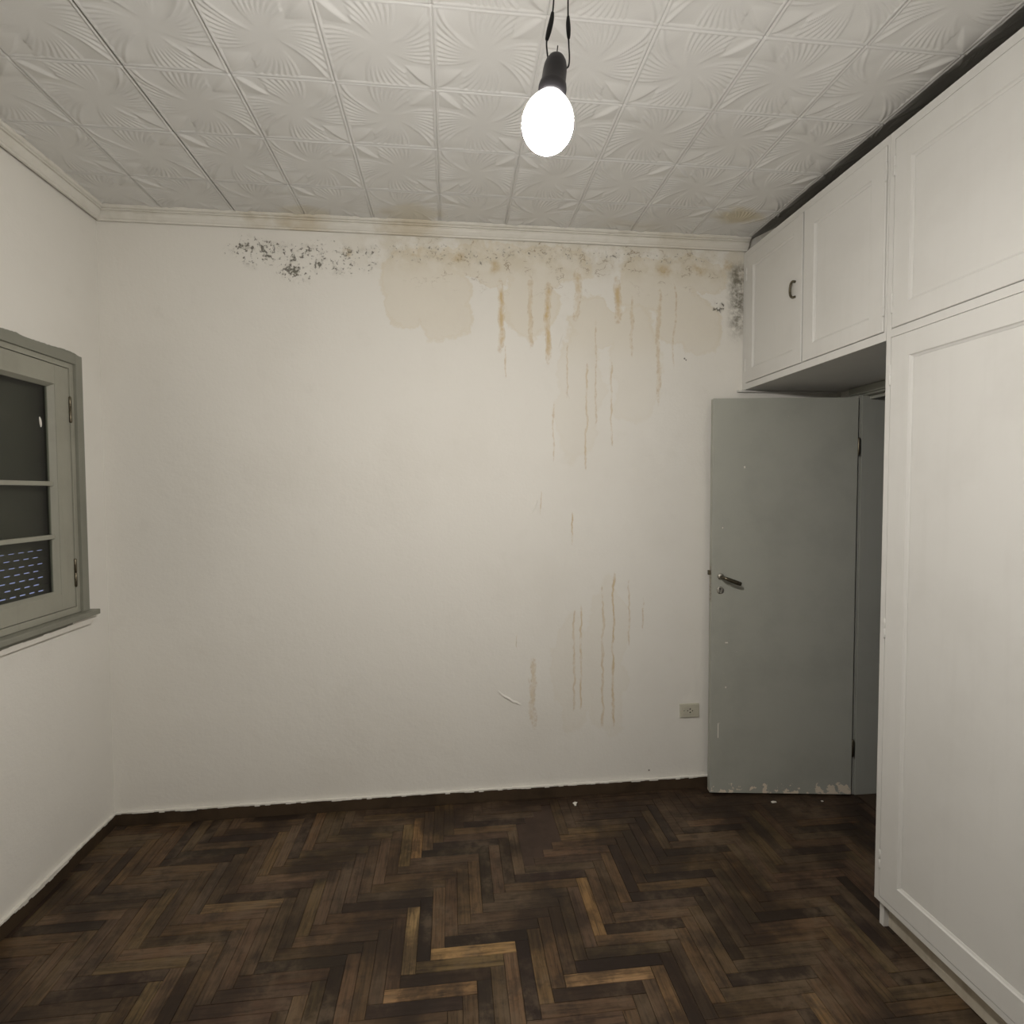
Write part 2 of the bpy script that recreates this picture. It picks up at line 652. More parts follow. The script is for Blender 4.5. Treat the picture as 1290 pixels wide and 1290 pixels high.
planks = []
for j in range(-9, 10):
    for i in range(-90, 91):
        ox = X0 + j * PL - i * PW
        oy = Y0 - j * PL - i * PW
        for kind, (xa, xb, ya, yb) in (('h', (ox, ox + PL, oy - PW, oy)),
                                       ('v', (ox - PW, ox, oy - PW, oy - PW + PL))):
            xa, xb = max(xa, 0.0), min(xb, XR - 0.002)
            ya, yb = max(ya, YB), min(yb, 0.0)
            if xb - xa < 0.012 or yb - ya < 0.012:
                continue
            if xa > 3.2 and yb < -1.0:
                continue
            planks.append((kind, i, j, xa + GAP, xb - GAP, ya + GAP, yb - GAP))

# brightness classes: most planks very dark, a few pale ones in known places
PALE = {('h', 0, 0): 1.0, ('v', 1, 0): 0.85, ('h', 1, 0): 0.35, ('h', -3, 1): 1.0, ('h', 3, 0): 0.7, ('v', -7, 1): .55,
        ('v', 0, 0): -1.0, ('v', -1, 1): -1.0, ('h', -1, 0): -1.0, ('v', -2, 1): .3, ('h', 4, 0): -.8, ('h', -4, 1): -1.0,
        ('v', -10, 0): .45, ('v', -11, 0): .5, ('v', -12, 0): .4, ('v', -9, 0): .3, ('h', -12, 0): .3}


def plank_color(kind, i, j, cx, cy):
    t = PALE.get((kind, i, j))
    if t is None and kind == 'v' and 1.36 < cx < 1.56 and -0.42 < cy < -0.16:
        t = random.uniform(0.30, 0.55)
    r = random.random()
    if t is None:
        if r < 0.05:
            t = 0.20 + 0.20 * random.random()
        elif r < 0.30:
            t = 0.05 + 0.12 * random.random()
        elif r < 0.45:
            t = -0.8
        else:
            t = 0.08 * random.random()
    dark = Vector((0.052, 0.032, 0.019))
    mid = Vector((0.098, 0.063, 0.037))
    pale = Vector((0.33, 0.205, 0.09))
    k = random.random()
    base = dark.lerp(mid, k)
    if t < 0:
        c = base.lerp(Vector((0.022, 0.014, 0.010)), -t)
    else:
        c = base.lerp(pale, t)
    c = Vector((c.x * random.uniform(0.92, 1.10), c.y, c.z * random.uniform(0.85, 1.1)))
    return (c.x, c.y, c.z, 1.0)


def plank_mesh(lx, ly):
    """grain runs along local x"""
    b = bmesh.new()
    h = 0.012
    e = 0.0008
    xs, ys = lx / 2, ly / 2
    top = [b.verts.new(p) for p in ((-xs + e, -ys + e, 0), (xs - e, -ys + e, 0), (xs - e, ys - e, 0), (-xs + e, ys - e, 0))]
    mid_ = [b.verts.new(p) for p in ((-xs, -ys, -e), (xs, -ys, -e), (xs, ys, -e), (-xs, ys, -e))]
    bot = [b.verts.new(p) for p in ((-xs, -ys, -h), (xs, -ys, -h), (xs, ys, -h), (-xs, ys, -h))]
    b.faces.new(top)
    for A, B in ((top, mid_), (mid_, bot)):
        for k in range(4):
            b.faces.new((B[k], B[(k + 1) % 4], A[(k + 1) % 4], A[k]))
    bmesh.ops.recalc_face_normals(b, faces=b.faces)
    me = bpy.data.meshes.new('plank')
    b.to_mesh(me)
    b.free()
    me.materials.append(M_PLANK)
    return me


plank_cache = {}
visible = []
hidden = []
removed = []
for pl in planks:
    kind, i, j, xa, xb, ya, yb = pl
    cx, cy = (xa + xb) / 2, (ya + yb) / 2
    hits = sum(in_poly(xa + (xb - xa) * (p_ + .5) / 5, ya + (yb - ya) * (q_ + .5) / 5, PATCH) for p_ in range(5) for q_ in range(5))
    if hits >= 11:
        removed.append(pl)
        continue
    u, v, d = project((cx, cy, 0))
    if d > 0.2 and -40 < u < 1330 and v < 1345 and not (cx > 3.15 and cy < -0.98):
        visible.append((d, pl))
    else:
        hidden.append(pl)
visible.sort(key=lambda t: t[0])
shown = [p for _, p in visible[:300]]
hidden += [p for _, p in visible[300:]]
for kind, i, j, xa, xb, ya, yb in shown:
    lx, ly = (xb - xa, yb - ya) if kind == 'h' else (yb - ya, xb - xa)
    key = (round(lx, 3), round(ly, 3))
    if key not in plank_cache:
        plank_cache[key] = plank_mesh(lx, ly)
    o = bpy.data.objects.new('plank', plank_cache[key])
    COL.objects.link(o)
    o.parent = floor
    o.location = ((xa + xb) / 2, (ya + yb) / 2, random.uniform(-0.0009, 0.0))
    if kind == 'v':
        o.rotation_euler = (0, 0, math.pi / 2)
    o.color = plank_color(kind, i, j, (xa + xb) / 2, (ya + yb) / 2)
bm = bmesh.new()
for kind, i, j, xa, xb, ya, yb in hidden:
    box(bm, xa, xb, ya, yb, -0.012, random.uniform(-0.001, 0.0))
o = mesh_obj('planks_remaining', bm, M_PLANK, floor)
o.color = (0.065, 0.041, 0.025, 1)
tag(o, kind='stuff')
# the rotten patch where planks are gone: brown filler a little below the planks, keeping their stepped outline
bm = bmesh.new()
for kind, i, j, xa, xb, ya, yb in removed:
    box(bm, xa - GAP, xb + GAP, ya - GAP, yb + GAP, -0.0042, -0.0026 + random.uniform(-.0003, .0003))
o = mesh_obj('floor_filler', bm, M_FILLER, floor)
tag(o, 'brown filler where parquet planks are missing')

# ---- walls
o = box_obj('wall_back', (-0.22, XR + 0.16, 0.0, 0.15, -0.12, 3.1), M_WALL_BACK)
wall_back = tag(o, 'white plaster wall with brown damp runs and black mould', 'wall', kind='structure')

WY0, WY1, WZ0, WZ1 = -1.405, -0.180, 1.055, 2.115    # window opening
bm = bmesh.new()
box(bm, -0.115, 0, YB - 0.1, 0.0, -0.12, WZ0)
box(bm, -0.115, 0, YB - 0.1, 0.0, WZ1, 3.1)
box(bm, -0.115, 0, WY1, 0.0, WZ0, WZ1)
box(bm, -0.115, 0, YB - 0.1, WY0, WZ0, WZ1)
wall_left = tag(mesh_obj('wall_left', bm, M_WALL_LEFT), 'plain white plaster wall around the window', 'wall', kind='structure')

o = box_obj('wall_rear', (-0.22, XR + 0.16, YB - 0.15, YB, -0.12, 3.1), M_WALL)
tag(o, 'plain white plaster wall opposite the stained wall', 'wall', kind='structure')

DY0, DY1, DZ = -0.905, -0.145, 2.06     # doorway in the right wall
bm = bmesh.new()
box(bm, XR, XR + 0.16, DY1, 0.0, 0.0, 3.1)
box(bm, XR, XR + 0.16, YB, DY0, 0.0, 3.1)
box(bm, XR, XR + 0.16, DY0, DY1, DZ, 3.1)
tag(mesh_obj('wall_right', bm, M_WALL), 'white plaster wall with the doorway behind the wardrobe front', 'wall', kind='structure')

# ---- hall beyond the doorway (daylight reaches it from its open far end)
tag(box_obj('floor_hall', (XR + 0.001, 5.0, -2.2, 1.6, -0.12, 0.0), M_BASE), 'dark wooden floor of the hall beyond the doorway', 'floor', kind='structure')
bm = bmesh.new()
box(bm, 5.0, 5.1, -2.2, 1.6, -0.12, 3.1)
box(bm, XR + 0.16, 5.0, -2.3, -2.2, -0.12, 3.1)
box(bm, XR + 0.16, XR + 0.2, 0.0, 1.6, -0.12, 3.1)
tag(mesh_obj('wall_hall', bm, M_HALL), 'grey wall of the hall beyond the doorway', 'wall', kind='structure')
tag(box_obj('ceiling_hall', (XR + 0.16, 5.0, -2.2, 1.6, 3.0, 3.1), M_HALL), 'grey ceiling of the hall beyond the doorway', 'ceiling', kind='structure')

# ---- ceiling slab (its last strip, over the cabinets, rises towards the right wall, a slope added to shade it)
SL = 0.49
XS = 3.0917
bm = bmesh.new()
prof = [(-0.22, HC + 0.010), (XS, HC + 0.010), (XS + 0.27, HC + 0.010 + 0.27 * SL), (XR + 0.16, HC + 0.010 + 0.27 * SL),
        (XR + 0.16, 3.2), (-0.22, 3.2)]
extrude_profile(bm, prof, lambda p, t: (p[0], t, p[1]), YB - 0.1, 0.1)
ceiling = tag(mesh_obj('ceiling', bm, M_TILE), 'white ceiling of embossed square polystyrene tiles', 'ceiling', kind='structure')

TX, TY = 0.31, 0.305


def tile_mesh(mirror, n=72):
    g = np.linspace(-0.5, 0.5, n + 1)
    A, B = np.meshgrid(g, g, indexing='ij')
    a = -A if mirror else A
    b = B
    # local frame: leaves grow from the (-,+) ... corners along one diagonal
    r = np.hypot(a, b)
    th = np.arctan2(b, a)
    phi = th - 0.75 * (r - 0.25)

    def ss(x, e0, e1):
        t = np.clip((x - e0) / (e1 - e0), 0, 1)
        return t * t * (3 - 2 * t)
    h = np.zeros_like(a)
    for k in range(4):
        rel = (phi - k * math.pi / 2 + math.pi) % (2 * math.pi) - math.pi
        half = 0.56
        m = ss(half - np.abs(rel), 0.0, 0.05)
        edge = 0.5 - np.maximum(np.abs(a), np.abs(b))
        amp = ss(r, 0.17, 0.34) * ss(edge, 0.028, 0.040)
        h += m * amp * 0.0062 * np.cos(rel * 48.0)
        h += m * 0.006 * ss(r, 0.05, 0.3)
        # a broad rib on one flank of every fan
        h += 0.006 * np.exp(-((rel - half * 0.95) / 0.09) ** 2) * ss(r, 0.1, 0.22) * ss(edge, 0.03, 0.08)
    # leaves on the corners of one diagonal
    for sx in (-1, 1):
        ca, cb = sx * 0.5, -sx * 0.5
        dx, dy = -sx * math.sqrt(0.5), sx * math.sqrt(0.5)
        t = (a - ca) * dx + (b - cb) * dy
        s = (a - ca) * -dy + (b - cb) * dx
        Lf = 0.40
        tt = np.clip(t / Lf, 0, 1)
        w = 0.155 * np.sin(np.pi * np.clip(tt, 0.0, 1.0) ** 0.85) + 1e-4
        body = np.where(s <= 0, np.clip(1 + s / w, 0, 1), np.clip(1 - s / (0.28 * w), 0, 1)) * ((t > 0) & (t < Lf))
        keep = (np.abs(s) < w * 1.0) & (t > 0) & (t < Lf)
        h = np.where(keep, h * 0.15, h)
        h += 0.024 * body * np.sin(np.pi * tt) ** 0.6
    # soft domes on the other corners
    for sx in (-1, 1):
        d = np.hypot(a - sx * 0.36, b - sx * 0.36)
        h += 0.010 * ss(0.17 - d, 0, 0.17)
    e = 0.5 - np.maximum(np.abs(a), np.abs(b))
    rim = ss(0.028 - e, 0, 0.010)
    h = h * (1 - rim) + 0.019 * rim
    h = np.where(e < 0.003, 0.0, h)
    z = -h * TX
    verts = [(float(A[i, j]), float(B[i, j]), float(z[i, j])) for i in range(n + 1) for j in range(n + 1)]
    N = n + 1
    faces = [(i * N + j, i * N + j + 1, (i + 1) * N + j + 1, (i + 1) * N + j) for i in range(n) for j in range(n)]
    # skirt up to the slab
    per = [i * N for i in range(N)] + [(N - 1) * N + j for j in range(1, N)] + [i * N + N - 1 for i in range(N - 2, -1, -1)] + [j for j in range(N - 2, 0, -1)]
    base = len(verts)
    for q in per:
        verts.append(verts[q])
    for q in per:
        verts.append((verts[q][0], verts[q][1], 0.0075))
    m_ = len(per)
    for k in range(m_):
        faces.append((base + k, base + (k + 1) % m_, base + m_ + (k + 1) % m_, base + m_ + k))
    me = bpy.data.meshes.new('ceiling_tile')
    me.from_pydata(verts, [], faces)
    me.materials.append(M_TILE)
    for pg in me.polygons:
        pg.use_smooth = True
    me.update()
    return me


tile_me = [tile_mesh(False), tile_mesh(True)]
xs = [0.0] + [0.3017 + TX * k for k in range(10)]
ys = [0.0, -0.290] + [-0.290 - TY * k for k in range(1, 12)]
for ci in range(len(xs)):
    for rj in range(len(ys) - 1):
        ya, yb = ys[rj], ys[rj + 1]
        o = bpy.data.objects.new('ceiling_tile', tile_me[(ci + rj) % 2])
        COL.objects.link(o)
        o.parent = ceiling
        gap = 0.0
        if ci < len(xs) - 1:
            xa, xb = xs[ci], xs[ci + 1]
            g0 = 0.0035 if ci == 2 else 0.0          # the wide dark joint
            o.location = ((xa + g0 + xb) / 2, (ya + yb) / 2, HC + 0.002 + random.uniform(-0.0010, 0.0010))
            o.scale = (xb - xa - g0 - gap, ya - yb - gap, 1)
        else:
            ln = 0.30
            ang = math.atan(SL)
            o.location = (xs[ci] + ln / 2 * math.cos(ang), (ya + yb) / 2, HC + ln / 2 * math.sin(ang))
            o.scale = (ln, ya - yb - gap, 1)
            o.rotation_euler = (random.uniform(-.004, .004), -ang, 0)
        if ci < len(xs) - 1:
            o.rotation_euler = (random.uniform(-.004, .004), random.uniform(-.004, .004), random.uniform(-.002, .002))

# ---- cornices (d = distance from the wall, h = height above the underside)
CP = [(0.004, 0.0), (0.014, 0.0), (0.016, 0.004), (0.016, 0.007), (0.020, 0.009), (0.029, 0.020), (0.034, 0.030), (0.029, 0.034),
      (0.031, 0.037), (0.040, 0.037), (0.041, 0.041), (0.038, 0.044), (0.046, 0.046), (0.050, 0.050), (0.050, 0.058), (0.004, 0.058)]
bm = bmesh.new()
extrude_profile(bm, CP, lambda p, t: (t, -p[0] - 0.0005, HCB + p[1] - 0.001), 0.006 + 0.02, 3.10, 12)
# mitre at the left corner
for v in bm.verts:
    if v.co.x < 0.03:
        v.co.x = -v.co.y
trim1 = tag(mesh_obj('trim_1', bm, M_CORNICE), 'moulded white cornice with yellow stains over the damp wall', 'cornice', kind='structure')
bm = bmesh.new()
extrude_profile(bm, CP, lambda p, t: (p[0] + 0.010, t, HCB + p[1] - 0.001), YB + 0.002, -0.02, 12)
for v in bm.verts:
    if v.co.y > -0.03:
        v.co.y = -v.co.x + 0.001
tag(mesh_obj('trim_2', bm, M_CORNICE), 'moulded white cornice with a black gap above the window wall', 'cornice', kind='structure')

# ---- skirting boards with a ragged lip of wall paint on top
HB = 0.058
o = box_obj('baseboard_back', (0.012, XR - 0.03, -0.013, -0.0005, 0.0, HB), M_BASE, bev=0.0015)
bb = tag(o, 'dark wooden skirting board under the damp-stained wall', 'skirting', kind='structure')
bm = bmesh.new()
n = 150
for k in range(n):
    xa, xb = 0.012 + (XR - 0.05) * k / n, 0.012 + (XR - 0.05) * (k + 1) / n
    box(bm, xa, xb, -0.011 - random.uniform(0, .004), -0.0004, HB - 0.0005 - random.uniform(0, .004), HB + 0.004 + random.uniform(0, .003))
mesh_obj('paint_lip', bm, M_LIP, bb)
o = box_obj('baseboard_left', (0.0005, 0.012, YB + 0.001, -0.0006, 0.0, HB), M_BASE, bev=0.0015)
bl = tag(o, 'dark wooden skirting board under the window wall', 'skirting', kind='structure')
bm = bmesh.new()
n = 170
drop = 0.0
for k in range(n):
    ya, yb = -0.012 + YB * k / n, -0.012 + YB * (k + 1) / n
    if yb < YB: break
    drop = max(0.0, min(0.016, drop + random.uniform(-.004, .004)))
    box(bm, 0.0004, 0.0125 + random.uniform(0, .004), yb, ya, HB - 0.001 - drop, HB + 0.005 + random.uniform(0, .003))
mesh_obj('paint_lip', bm, M_LIP, bl)

# ---- window in the left wall
win = tag(empty('window_1', (0, (WY0 + WY1) / 2, WZ0)), 'grey painted wooden casement window with dark panes', 'window', kind='structure')


def wpart(name, bm, mat, parent=None):
    o = mesh_obj(name, bm, mat)
    if parent is None:
        keep_world(o, win)
    else:
        o.parent = parent
    return o


# outer casing
CY1, CY0, CZ1, CZ0 = -0.152, -1.433, 2.143, 1.052
bm = bmesh.new()
box(bm, -0.01, 0.016, CY1 - 0.041, CY1, CZ0, CZ1, bev=.002)
box(bm, -0.01, 0.016, CY0, CY0 + 0.041, CZ0, CZ1, bev=.002)
box(bm, -0.01, 0.0155, CY0 + 0.0405, CY1 - 0.0405, CZ1 - 0.041, CZ1, bev=.002)
wpart('casing', bm, M_CASE)
# fixed frame in the opening
bm = bmesh.new()
box(bm, -0.060, 0.004, WY1 - 0.034, WY1 - 0.0005, WZ0 + .0005, WZ1 - .0005, bev=.0015)
box(bm, -0.060, 0.004, WY0 + 0.0005, WY0 + 0.034, WZ0 + .0005, WZ1 - .0005, bev=.0015)
box(bm, -0.060, 0.0035, WY0 + 0.0335, WY1 - 0.0335, WZ1 - 0.034, WZ1 - .0005, bev=.0015)
box(bm, -0.060, 0.0035, WY0 + 0.0335, WY1 - 0.0335, WZ0 + .0005, WZ0 + 0.026, bev=.0015)
wpart('window_frame', bm, M_WIN)
# stool and the plaster apron below it
bm = bmesh.new()
box(bm, -0.02, 0.042, CY0 - 0.035, CY1 + 0.028, 1.030, 1.053, bev=.004)
wpart('window_stool', bm, M_CASE)
bm = bmesh.new()
n = 40
for k in range(n):
    ya = CY0 - 0.02 + (CY1 - CY0 + 0.035) * k / n
    yb = CY0 - 0.02 + (CY1 - CY0 + 0.035) * (k + 1) / n
    box(bm, 0.0005, 0.018, ya, yb, 0.994, 1.0295)
ap = wpart('window_apron', bm, M_LIP)
bm = bmesh.new()
for k in range(n):
    ya = CY0 - 0.02 + (CY1 - CY0 + 0.035) * k / n
    yb = CY0 - 0.02 + (CY1 - CY0 + 0.035) * (k + 1) / n
    f = 1 - k / n
    d = 0.010 + 0.012 * abs(math.sin(k * 0.7)) * f + random.uniform(0, .004)
    if k > n - 5: d = 0.004
    box(bm, 0.0175, 0.0192, ya, yb, 1.0293 - d, 1.0293)
mesh_obj('paint_overlap', bm, M_CASE, ap)

SY1, SY0, SZ0, SZ1 = WY1 - 0.036, WY0 + 0.036, WZ0 + 0.028, WZ1 - 0.036
SM = (SY0 + SY1) / 2


def sash(ya, yb, hinge_at):
    """ya<yb; hinge_at is the y of the hinge stile"""
    ws = 0.080     # hinge stile
    wm = 0.055     # meeting stile
    wa = ws if abs(hinge_at - ya) < 1e-6 else wm
    wb_ = ws if abs(hinge_at - yb) < 1e-6 else wm
    zr0, zr1 = SZ0 + 0.066, SZ1 - 0.078
    b = bmesh.new()
    box(b, -0.040, 0.000, ya, ya + wa, SZ0, SZ1, bev=.0015)
    box(b, -0.040, 0.000, yb - wb_, yb, SZ0, SZ1, bev=.0015)
    box(b, -0.040, -0.0005, ya + wa - .0005, yb - wb_ + .0005, zr1, SZ1, bev=.0015)
    box(b, -0.040, -0.0005, ya + wa - .0005, yb - wb_ + .0005, SZ0, zr0, bev=.0015)
    s = wpart('sash', b, M_WIN)
    # bevelled glazing bead round the glass
    b = bmesh.new()
    i0, i1, k0, k1 = ya + wa, yb - wb_, zr0, zr1
    e = 0.012
    o1 = [b.verts.new((-0.003, p, q)) for p, q in ((i0, k0), (i1, k0), (i1, k1), (i0, k1))]
    o2 = [b.verts.new((-0.022, p, q)) for p, q in ((i0 + e, k0 + e), (i1 - e, k0 + e), (i1 - e, k1 - e), (i0 + e, k1 - e))]
    o3 = [b.verts.new((-0.030, p, q)) for p, q in ((i0 + e, k0 + e), (i1 - e, k0 + e), (i1 - e, k1 - e), (i0 + e, k1 - e))]
    o4 = [b.verts.new((-0.030, p, q)) for p, q in ((i0, k0), (i1, k0), (i1, k1), (i0, k1))]
    for A, B in ((o1, o2), (o2, o3), (o3, o4), (o4, o1)):
        for k in range(4):
            b.faces.new((A[k], A[(k + 1) % 4], B[(k + 1) % 4], B[k]))
    mesh_obj('glazing_bead', b, M_WIN, s)
    zz = [zr0, 1.385, 1.600, zr1]
    for zc in zz[1:-1]:
        b = bmesh.new()
        box(b, -0.030, -0.010, i0 + e - .001, i1 - e + .001, zc - 0.009, zc + 0.009, bev=.003)
        mesh_obj('muntin', b, M_WIN, s)
    for k in range(3):
        b = bmesh.new()
        box(b, -0.0265, -0.0235, i0 + 0.002, i1 - 0.002, zz[k] + 0.002, zz[k + 1] - 0.002)
        mesh_obj('pane', b, M_GLASS, s)
    sgn = 1 if abs(hinge_at - yb) < 1e-6 else -1
    for z0, z1 in ((1.855, 1.965), (1.165, 1.285)):
        b = bmesh.new()
        lathe(b, [(0.003, z0), (0.0055, z0 + .004), (0.0055, (z0 + z1) / 2 - .001), (0.0045, (z0 + z1) / 2), (0.0055, (z0 + z1) / 2 + .001),
                  (0.0055, z1 - .004), (0.003, z1)], 12, Matrix.Translation((0.003, hinge_at + sgn * 0.001, 0)))
        mesh_obj('hinge', b, M_DARKMETAL, s, True)
    return s


s1 = sash(SM + 0.001, SY1, SY1)
sash(SY0, SM - 0.001, SY0)
# small white mark on the upper pane
bm = bmesh.new()
tube(bm, smooth_path([(-0.0225, -0.352, 1.862), (-0.0222, -0.350, 1.850), (-0.0222, -0.347, 1.832), (-0.0225, -0.346, 1.822)], 5),
     [.0015 + .0025 * math.sin(math.pi * k / 15) for k in range(16)], 8)
tag(mesh_obj('white_mark', bm, M_CHIP, s1), 'white mark on the pane')

# ---- roller shutter outside the glass
sh = tag(empty('roller_shutter', (-0.083, (WY0 + WY1) / 2, WZ0)), 'dark lowered roller shutter with light in its slits, behind the window panes', 'shutter')
pitch = 0.0275
nsl = int((WZ1 - WZ0) / pitch) + 1
for k in range(nsl):
    z0 = WZ0 + 0.001 + k * pitch
    z1 = min(z0 + pitch, WZ1 - 0.001)
    if z1 - z0 < 0.01: continue
    b = bmesh.new()
    open_gap = k < 10
    top = z1 - (max(0.0022, 0.0062 - 0.0004 * k) if open_gap else -0.0004)
    box(b, -0.086, -0.080, WY0 + 0.001, WY1 - 0.001, z0, top, bev=0.0008 if open_gap else 0.0002)
    if open_gap:
        yy = WY0 + 0.02 + (k % 2) * 0.024
        prev = WY0 + 0.001
        while yy < WY1 - 0.12:
            box(b, -0.0845, -0.0815, prev, yy, top - .001, z1)
            prev = yy + 0.030
            yy += 0.048
        box(b, -0.0845, -0.0815, prev, WY1 - 0.001, top - .001, z1)
    o = mesh_obj('slat', b, M_SHUTTER)
    keep_world(o, sh)

# ---- door frame of the doorway in the right wall
bm = bmesh.new()
box(bm, XR - 0.012, XR + 0.172, DY1 - 0.026, DY1 - 0.0006, 0.0005, DZ - 0.001, bev=.002)     # hinge jamb
box(bm, XR - 0.012, XR + 0.172, DY0 + 0.0006, DY0 + 0.026, 0.0005, DZ - 0.001, bev=.002)
box(bm, XR - 0.012, XR + 0.172, DY0 + 0.0255, DY1 - 0.0255, DZ - 0.026, DZ - 0.001, bev=.002)
box(bm, XR + 0.03, XR + 0.045, DY0 + 0.0255, DY1 - 0.0255, DZ - 0.042, DZ - 0.0255, bev=.001)  # stop
fr = tag(mesh_obj('trim_3', bm, M_JAMB), 'dark grey wooden frame lining the open doorway', 'door frame', kind='structure')
bm = bmesh.new()
box(bm, XR - 0.030, XR - 0.0125, DY0, DY1 + 0.05, DZ - 0.018, DZ + 0.0185, bev=.004)
mesh_obj('head_architrave', bm, M_JAMB, fr)
bm = bmesh.new()
box(bm, XR - 0.024, XR - 0.0125, DY1 - 0.020, DY1 + 0.05, 0.0005, DZ - 0.0185, bev=.003)
mesh_obj('side_architrave', bm, M_JAMB, fr)

# ---- the door, standing open in front of the damp wall
FX, FY = 2.893, -0.080
HX, HY = 3.600, -0.181
DW = math.hypot(HX - FX, HY - FY)
DTOP, DBOT = 2.024, 0.011
bm = bmesh.new()
box(bm, 0, DW, 0, 0.036, DBOT, DTOP, bev=.0018)
door = mesh_obj('door_1', bm, M_DOOR)
door.location = (FX, FY, 0)
door.rotation_euler = (0, 0, math.atan2(HY - FY, HX - FX))
tag(door, 'plain grey-green flush door standing open beneath the overhead cabinet', 'door', kind='structure')
RX = Matrix.Rotation(math.radians(90), 4, 'X')
bm = bmesh.new()
lathe(bm, [(0.0165, -0.0005), (0.0165, 0.003), (0.013, 0.006), (0.008, 0.008)], 24, Matrix.Translation((0.045, 0, 1.128)) @ RX)
tag(mesh_obj('handle_rosette', bm, M_STEEL, door, True), 'small round steel rosette')
bm = bmesh.new()
pth = smooth_path([(0.045, -0.004, 1.128), (0.045, -0.030, 1.128), (0.048, -0.044, 1.127), (0.060, -0.050, 1.123), (0.085, -0.050, 1.113), (0.112, -0.049, 1.103),
                   (0.128, -0.048, 1.098)], 6)
tube(bm, pth, [0.0075 if q < 14 else 0.0075 + 0.003 * math.sin((q - 14) / (len(pth) - 14) * 2.6) for q in range(len(pth))], 12)
tag(mesh_obj('handle_lever', bm, M_DARKMETAL, door, True), 'tarnished metal lever handle sloping down')
bm = bmesh.new()
lathe(bm, [(0.0185, -0.0005), (0.0185, 0.002), (0.015, 0.0035)], 24, Matrix.Translation((0.043, 0, 1.058)) @ RX)
kh = tag(mesh_obj('keyhole_plate', bm, M_STEEL, door, True), 'round steel keyhole plate')
for target in (kh, door):
    for shape in (0, 1):
        bm = bmesh.new()
        if shape:
            lathe(bm, [(0.0042, -0.022), (0.0042, 0.010)], 12, Matrix.Translation((0.043, 0, 1.063)) @ RX)
        else:
            box(bm, 0.0405, 0.0455, -0.010, 0.022, 1.046, 1.0625)
        carve(target, bm)
        bm.free()
bm = bmesh.new()
box(bm, 0.0395, 0.0465, 0.0216, 0.0225, 1.045, 1.068)
mesh_obj('lock_body', bm, M_DARKMETAL, door)
bm = bmesh.new()
box(bm, -0.0015, 0.0003, 0.006, 0.030, 1.00, 1.18)
mesh_obj('lock_faceplate', bm, M_STEEL, door)
bm = bmesh.new()
box(bm, -0.014, -0.001, 0.010, 0.024, 1.135, 1.158, bev=.002)
tag(mesh_obj('latch_bolt', bm, M_DARKMETAL, door), 'dark latch bolt sticking out of the door edge')
for sx, sz, sw, sh_ in ((0.158, 1.680, 0.006, 0.010), (0.040, 0.335, 0.004, 0.075), (0.078, 0.790, 0.014, 0.006), (0.076, 0.560, 0.005, 0.008), (0.052, 1.375, 0.004, 0.006)):
    bm = bmesh.new()
    box(bm, sx - sw / 2, sx + sw / 2, -0.0006, 0.0003, sz - sh_ / 2, sz + sh_ / 2, bev=0.0002)
    tag(mesh_obj('paint_nick', bm, M_CHIP, door), 'white nick in the door paint')
for zc in (0.25, 1.78):
    bm = bmesh.new()
    lathe(bm, [(0.004, zc - .045), (0.007, zc - .04), (0.007, zc + .04), (0.004, zc + .045)], 12, Matrix.Translation((DW + .006, 0.004, 0)))
    mesh_obj('hinge', bm, M_DARKMETAL, door, True)


# ================================================================= CABINETS
def panel_door(name, ya, yb, z0, z1, sy, sz0, sz1, parent, x=W - 0.002, hinge=None, hz=(), thick=0.022):
    """framed door in the plane x, facing -x.  ya<yb.  sy: stile width, sz0/sz1 rail heights"""
    b = bmesh.new()
    e = 0.0025
    outer = [(ya, z0), (yb, z0), (yb, z1), (ya, z1)]
    outer2 = [(ya + e, z0 + e), (yb - e, z0 + e), (yb - e, z1 - e), (ya + e, z1 - e)]
    i0, i1, k0, k1 = ya + sy, yb - sy, z0 + sz0, z1 - sz1
    inner = [(i0, k0), (i1, k0), (i1, k1), (i0, k1)]
    g = 0.0035
    inner_b = [(i0 + g, k0 + g), (i1 - g, k0 + g), (i1 - g, k1 - g), (i0 + g, k1 - g)]
    g2 = 0.010
    inner_c = [(i0 + g2, k0 + g2), (i1 - g2, k0 + g2), (i1 - g2, k1 - g2), (i0 + g2, k1 - g2)]

    def ringv(pts, xx):
        return [b.verts.new((xx, p, q)) for p, q in pts]
    R = [ringv(outer, x + thick), ringv(outer, x + e), ringv(outer2, x), ringv(inner, x), ringv(inner_b, x + 0.0045),
         ringv(inner_c, x + 0.0075), ringv(inner_c, x + thick)]
    for A, B in list(zip(R[:-1], R[1:])) + [(R[-1], R[0])]:
        for k in range(4):
            b.faces.new((A[k], A[(k + 1) % 4], B[(k + 1) % 4], B[k]))
    d = mesh_obj(name, b, M_CAB)
    keep_world(d, parent)
    b = bmesh.new()
    box(b, x + 0.009, x + 0.016, i0 + g2 - .001, i1 - g2 + .001, k0 + g2 - .001, k1 - g2 + .001)
    mesh_obj('door_panel', b, M_CAB, d)
    if hinge is not None:
        for zc in hz:
            b = bmesh.new()
            lathe(b, [(0.003, zc - .034), (0.0045, zc - .031), (0.0045, zc - .001), (0.0036, zc), (0.0045, zc + .001), (0.0045, zc + .031), (0.003, zc + .034)],
                  12, Matrix.Translation((x + 0.0005, hinge, 0)))
            mesh_obj('hinge', b, M_CAB, d, True)
    return d


ZT = 2.779      # top of the cabinets
ZU = 2.080      # underside of the overhead cabinet
YN = -0.945     # side of the wardrobe at the doorway

# ---- overhead cabinet across the doorway
oc = tag(empty('overhead_cabinet', (W + 0.25, -0.47, ZU)), 'white two-door cabinet hung over the open grey door', 'cabinet')


